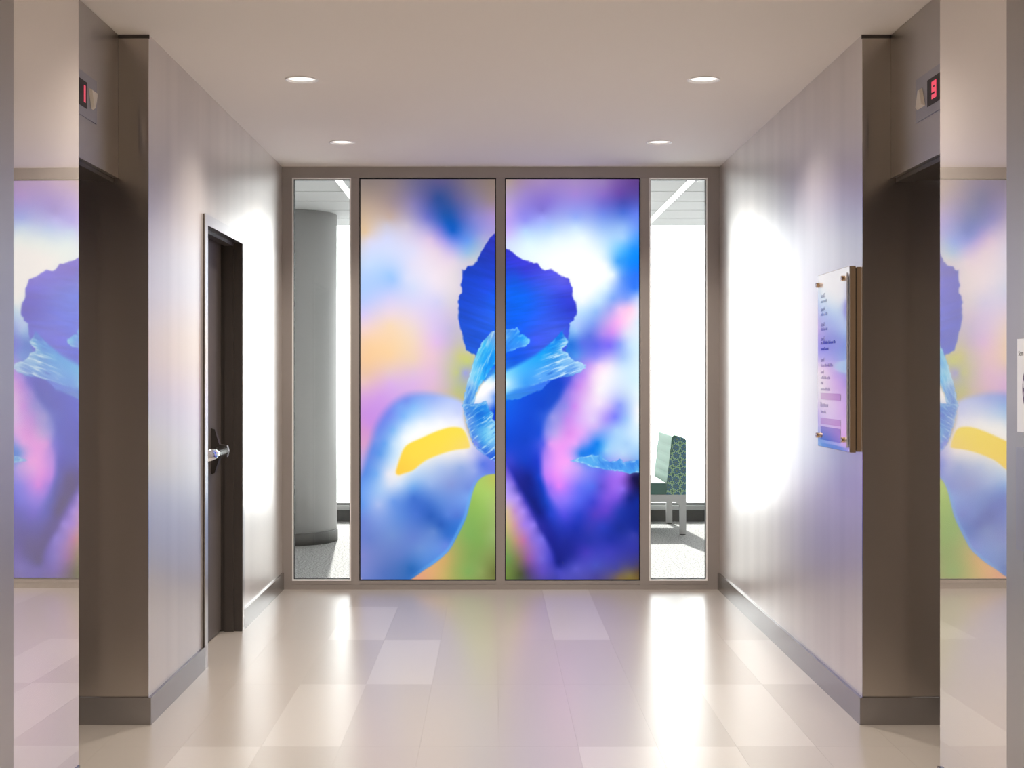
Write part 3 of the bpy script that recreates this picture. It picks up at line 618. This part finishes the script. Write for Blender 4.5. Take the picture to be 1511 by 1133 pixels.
# window wall: dark base, white sill, grey rail, tall clear panes
win2 = struct(empty('window_2', (0, BY1, 0)))
reparent(put('perimeter_base', B((BX0, BX1, BY1, BY1+.2, 0, .113)), M['sill_dark']), win2)
reparent(put('sill', B((BX0, BX1, BY1-.02, BY1+.2, .1135, .152)), M['white'], bevel=.003), win2)
reparent(put('bottom_rail', B((BX0, BX1, BY1+.03, BY1+.09, .1525, .178)), M['frame_grey'], bevel=.002), win2)
reparent(put('head_rail', B((BX0, BX1, BY1+.03, BY1+.2, 2.845, 3.0)), M['white'], bevel=.002), win2)
mx = [BX0, -2.65, -.62, .62, 2.65, BX1]
for x in mx[1:-1]: reparent(put('mullion', B((x-.03, x+.03, BY1+.03, BY1+.11, .1785, 2.8445)), M['frame_grey'], bevel=.002), win2)
for a, b_ in zip(mx, mx[1:]): reparent(put('pane', B((a+.032, b_-.032, BY1+.055, BY1+.063, .1785, 2.8445)), M['glass']), win2)

# ------------------------------------------------------------------ upholstered bench by the window
bx0, bx1, by0, by1 = 1.02, 1.676, 11.87, 12.84
t = empty('lounge_bench', (1.4, 12.35, 0), label='pale green upholstered bench with blue patterned end, behind the right side glass', category='bench')
# backrest core with six horizontal channels on its front
bm = bmesh.new(); pr = [(1.674, .352), (1.674, .832), (1.655, .846), (1.60, .862), (1.572, .866), (1.559, .856)]
n = 6; z0, z1 = .85, .36
for k in range(n):
    za, zb_ = z0+(z1-z0)*k/n, z0+(z1-z0)*(k+1)/n
    for j in range(5):
        f = (j+.5)/5; z = za+(zb_-za)*f; base = 1.557+(z-.85)/(.36-.85)*(-.055)
        pr.append((base-.0045*math.sin(math.pi*f)**.6, z))
pr.append((1.502, .352))
prism(bm, pr, 'Y', by0+.012, by1-.012)
bk = reparent(put('backrest', bm, M['bench_back']), t)
out = [(1.676, .351), (1.676, .826), (1.662, .842), (1.640, .848), (1.600, .852), (1.568, .835), (1.539, .68), (1.515, .47), (1.505, .351)]
for a, b_ in ((by0, by0+.0115), (by1-.0115, by1)):
    bm = bmesh.new(); prism(bm, out, 'Y', a, b_); reparent(put('end_panel', bm, M['pattern'], bevel=.003), t)
reparent(put('seat_cushion', B((bx0, 1.5015, by0+.004, by1-.004, .352, .452)), M['bench_seat'], bevel=.014, seg=3), t)
rail = [(bx0, .35), (1.676, .35), (1.676, .285), (1.640, .285), (1.615, .275), (1.605, .262), (1.598, .278), (1.58, .286), (bx0, .286)]
bm = B((bx0, 1.676, by0, by0+.045, .288, .3505), (bx0, 1.676, by1-.045, by1, .288, .3505), (bx0, bx0+.045, by0+.045, by1-.045, .288, .3505), (1.631, 1.676, by0+.045, by1-.045, .288, .3505))
reparent(put('frame_rail', bm, M['bench_frame'], bevel=.002), t)
for lx0, lx1 in ((1.622, 1.676), (bx0, bx0+.054)):
    for a, b_ in ((by0, by0+.05), (by1-.05, by1)):
        bm = bmesh.new()
        xi = lx0 if lx0 > 1.3 else lx1; s = -1 if lx0 > 1.3 else 1; xo = lx1 if lx0 > 1.3 else lx0
        prism(bm, [(xo, .2875), (xo, .008), (xi, .008), (xi, .245), (xi+s*.008, .265), (xi+s*.03, .2795), (xi+s*.03, .2875)], 'Y', a, b_)
        lg = reparent(put('leg', bm, M['bench_frame'], bevel=.0015), t)
        ft = put('foot_glide', B((min(xi, xo)+.005, max(xi, xo)-.005, a+.005, b_-.005, 0, .008)), M['gasket']); ft.parent = lg; 

# ------------------------------------------------------------------ ceiling downlights
def downlight(x, y, label):
    t = empty('downlight', (x, y, H), label=label, category='ceiling light', group='round recessed downlights')
    bm = bmesh.new(); lathe(bm, [(.066, .0), (.0655, -.002), (.069, -.0045), (.0755, -.0035), (.076, .0)], 40)
    o = put('trim_ring', bm, M['lamp_trim'], parent=t, smooth=True)
    bm = bmesh.new(); lathe(bm, [(.0655, -.0015), (.062, .012), (.058, .03)], 40); put('reflector', bm, M['reflector'], parent=t, smooth=True)
    bm = bmesh.new(); lathe(bm, [(.0, .0035), (.03, .004), (.0615, .0055), (.0615, .012), (0, .012)], 40); put('lens', bm, M['lens'], parent=t, smooth=True)
    ld = bpy.data.lights.new('downlight_lamp', 'SPOT'); ld.energy = LAMP_W; ld.color = LAMP_COL; ld.spot_size = math.radians(125); ld.spot_blend = .9; ld.shadow_soft_size = .05
    lo = bpy.data.objects.new('lamp', ld); C.objects.link(lo); lo.parent = t; lo.location = (0, 0, -.012)
    return t
ROWS = ('farthest row, nearest the iris panels', 'second row from the iris panels, large bright oval', 'third row from the iris panels, between the lifts', 'fourth row from the iris panels', 'fifth row from the iris panels', 'sixth row from the iris panels', 'seventh row from the iris panels', 'last row, by the end wall')
for j, ly in enumerate(LIGHT_Y):
    for i, lx in enumerate(LIGHT_X):
        downlight(lx, ly, ('left' if i == 0 else 'right')+' ceiling downlight of the '+ROWS[j])

# ------------------------------------------------------------------ lift position indicators
SEG = {'1': 'bc', '9': 'abcfgd', '5': 'afgcd'}
def digit(bm, ch, W, Hh, th, fx, s):
    """seven-segment digit in the wall plane; u runs to the reader's right"""
    h = Hh/2
    R = {'a': (0, W, Hh-th, Hh), 'd': (0, W, 0, th), 'g': (0, W, h-th/2, h+th/2), 'f': (0, th, h, Hh), 'e': (0, th, 0, h), 'b': (W-th, W, h, Hh), 'c': (W-th, W, 0, h)}
    for k in SEG[ch]:
        u0, u1, v0, v1 = R[k]; ya, yb = (fx(u0), fx(u1)); addbox(bm, s[0], s[1], min(ya, yb), max(ya, yb), s[2]+v0, s[2]+v1)
def lantern(side, HX, yc, zc, ch, up, u0, W, arrow_c, half, label):
    t = empty('floor_indicator', (HX, yc, zc), label=label, category='sign', group='lift floor indicators')
    q = -side                                   # direction out of the wall
    def xr(a, b_): return tuple(sorted((HX+q*a, HX+q*b_)))
    x0, x1 = xr(0, .005)
    reparent(put('face_plate', B((x0, x1, yc-half, yc+half, zc-.08, zc+.08)), M['lantern'], bevel=.0015), t)
    x0, x1 = xr(.0052, .007)
    dh = arrow_c[1]
    d = reparent(put('display', B((x0, x1, yc-dh, yc+dh, zc-.048, zc+.048)), M['led_dark'], bevel=.0008), t)
    bm = bmesh.new(); x0, x1 = xr(.0072, .0082)
    u = (lambda v: u0+v) if side < 0 else (lambda v: u0-v)
    digit(bm, ch, W, .062, .020 if side < 0 else .016, u, (x0, x1, zc-.030))
    o = put('numeral', bm, M['red_led']); o.parent = d
    for ya, pointing_up in ((yc+arrow_c[0], up), (yc-arrow_c[0], not up)):
        bm = bmesh.new(); a, c_ = (zc-.036, zc+.036) if pointing_up else (zc+.036, zc-.036)
        w_ = .047
        b0 = [(ya-w_, a), (ya+w_, a), (ya+.012, c_), (ya-.012, c_)]
        xa, xb = HX+q*.0052, HX+q*.016
        A = [bm.verts.new((xa, p[0], p[1])) for p in b0]
        Bt = [bm.verts.new((xb, ya+(p[0]-ya)*.75, zc+(p[1]-zc)*.8)) for p in b0]
        bm.faces.new(A); bm.faces.new(Bt)
        for k in range(4): bm.faces.new([A[k], A[(k+1) % 4], Bt[(k+1) % 4], Bt[k]])
        reparent(put('arrow', bm, M['arrow'], bevel=.0008), t)
lantern(-1, -1.49, 4.895, 2.406, '1', False, 4.905, .060, (.160, .091), .22, 'left floor indicator with red 1 and a downward arrow above the lift')
lantern(1, 1.58, 4.874, 2.406, '9', True, 4.900, .052, (.153, .078), .22, 'right floor indicator with red numeral and an upward arrow above the lift')

# ------------------------------------------------------------------ directory sign on the right wall
t = empty('directory_sign', (XR, 5.75, 1.45), label='framed floor directory under clear acrylic on the right steel wall', category='sign')
y0, y1, z0, z1 = 5.436, 5.968, 1.078, 1.822
reparent(put('backing_board', B((XR-.019, XR-.0005, y0+.002, y1-.002, z0+.004, z1-.004)), M['bronze'], bevel=.001), t)
reparent(put('shadow_gap', B((XR-.0235, XR-.0192, y0+.006, y1-.008, z0+.01, z1-.01)), M['gasket']), t)
reparent(put('face_board', B((XR-.0465, XR-.0237, y0, y1, z0, z1)), M['bronze'], bevel=.001), t)
ay0, ay1, az0, az1 = 5.442, 5.910, 1.098, 1.795
fx = XR-.0467
reparent(put('face_sheet', B((fx-.0015, fx, y0+.002, y1-.002, z0+.002, z1-.002)), M['acrylic_sign']), t)
ax = XR-.0525
pn = reparent(put('acrylic_panel', B((ax-.006, ax, ay0, ay1, az0, az1)), M['acrylic_sign'], bevel=.001), t)
for yy in (ay0+.03, ay1-.012):
    for zz in (az0+.03, az1-.02):
        bm = bmesh.new(); cyl(bm, (fx-.0017, yy, zz), (ax+.0005, yy, zz), .006, 16); cyl(bm, (ax-.0065, yy, zz), (ax-.020, yy, zz), .0105, 20)
        reparent(put('standoff', bm, M['brass'], bevel=.001), t)
# lettering printed on the acrylic; the reader's left is the far side
LX = ax-.0068
def ZP(py, y): return CAM_Z-(py-554.5)*y/FPX
yl = 5.865
def letter_mesh(s, size, m_):
    cu = bpy.data.curves.new('lettering', 'FONT'); cu.body = s; cu.size = size; cu.extrude = .0002
    tmp = bpy.data.objects.new('lettering_source', cu); me = bpy.data.meshes.new_from_object(tmp); bpy.data.objects.remove(tmp); bpy.data.curves.remove(cu)
    me.materials.clear(); me.materials.append(m_)
    o = bpy.data.objects.new('lettering', me); C.objects.link(o); o.rotation_euler = (math.pi/2, 0, -math.pi/2); return o
def text(s, y, z, size, m_):
    o = letter_mesh(s, size, m_); o.location = (LX, y, z); reparent(o, t); return o
rows = [('Level 5', 437), ('Level 4', 457), ('Level 3', 479), ('Level 2', 500), ('Level 1', 531)]
for s_, py in rows: text(s_, yl, ZP(py, yl)-.008, .026, M['ink'])
def greek(nm, py, u0, words, hgt, m_):
    bm = bmesh.new(); u = u0; z = ZP(py, yl); r = random.Random(py)
    for wl_ in words:
        for k in range(wl_):
            hh = hgt*r.choice((.62, .62, 1.0, .7)); addbox(bm, LX-.0003, LX, yl-u-.0075, yl-u, z, z+hh); u += .0098
        u += .008
    return reparent(put(nm, bm, m_), t)
for py, wd in ((447, (5, 4)), (466, (6, 5)), (488, (8, 3)), (517, (7, 6)), (508, (3, 9, 8, 3)), (541, (6, 8, 5)), (551, (5,)), (559, (9, 6)), (567, (4,)), (576, (7, 8)), (609, (5, 3))):
    greek('text_line', py, .0, wd, .013, M['ink'] if py in (508, 517) else M['ink2'])
greek('text_line', 600, -.01, (9, 4), .02, M['ink2'])
for pa, pb_, m_ in ((579.5, 589, M['band']), (616, 625, M['band']), (628.5, 648, M['band2'])):
    bm = bmesh.new(); addbox(bm, LX-.0003, LX, yl-.33, yl+.005, ZP(pb_, yl), ZP(pa, yl)); reparent(put('colour_band', bm, m_), t)

# ------------------------------------------------------------------ notice and lift call plate on the right pier wall
ny1, ny0 = 3.812, 3.60
t = empty('wall_notice', (XR, 3.71, 1.36), label='white notice with a dark purple pointed oval at the right picture edge', category='sign')
nx = XR-.0005
reparent(put('notice_sheet', B((nx-.003, nx, ny0, ny1, 1.228, 1.487)), M['notice'], bevel=.0006), t)
yc, zc = 3.722, 1.349
bm = bmesh.new(); pts = []
for k in range(25): a = -math.pi/2+math.pi*k/24; pts.append((yc+.052*math.cos(a)**1.3 if abs(math.cos(a)) > 1e-6 else yc, zc+.078*math.sin(a)))
pts += [(2*yc-p[0], p[1]) for p in pts[-2:0:-1]]
prism(bm, pts, 'X', nx-.0036, nx-.0031); reparent(put('emblem', bm, M['purple']), t)
for dy, dz in ((.032, .012), (.028, -.016), (-.03, .0)):
    bm = bmesh.new(); seg = 18
    for k in range(seg):
        a0, a1 = 2*math.pi*k/seg, 2*math.pi*(k+1)/seg
        q = [(yc+dy+r*math.cos(a), zc+dz+r*math.sin(a)) for r, a in ((.008, a0), (.013, a0), (.013, a1), (.008, a1))]
        prism(bm, q, 'X', nx-.0041, nx-.0037)
    reparent(put('emblem_ring', bm, M['notice']), t)
o = letter_mesh('Som', .019, M['grey_ink']); o.location = (nx-.0033, 3.803, 1.440); reparent(o, t)
t = empty('call_plate', (XR, 3.7, 1.0), label='flat steel lift call plate below the white notice', category='call plate')
reparent(put('plate', B((XR-.006, XR-.0005, 3.60, 3.815, .90, 1.186)), M['lantern'], bevel=.001), t)
for zz in (1.09, 1.0):
    bm = bmesh.new(); cyl(bm, (XR-.0062, 3.70, zz), (XR-.012, 3.70, zz), .017, 24); reparent(put('button', bm, M['notice'], bevel=.001), t)
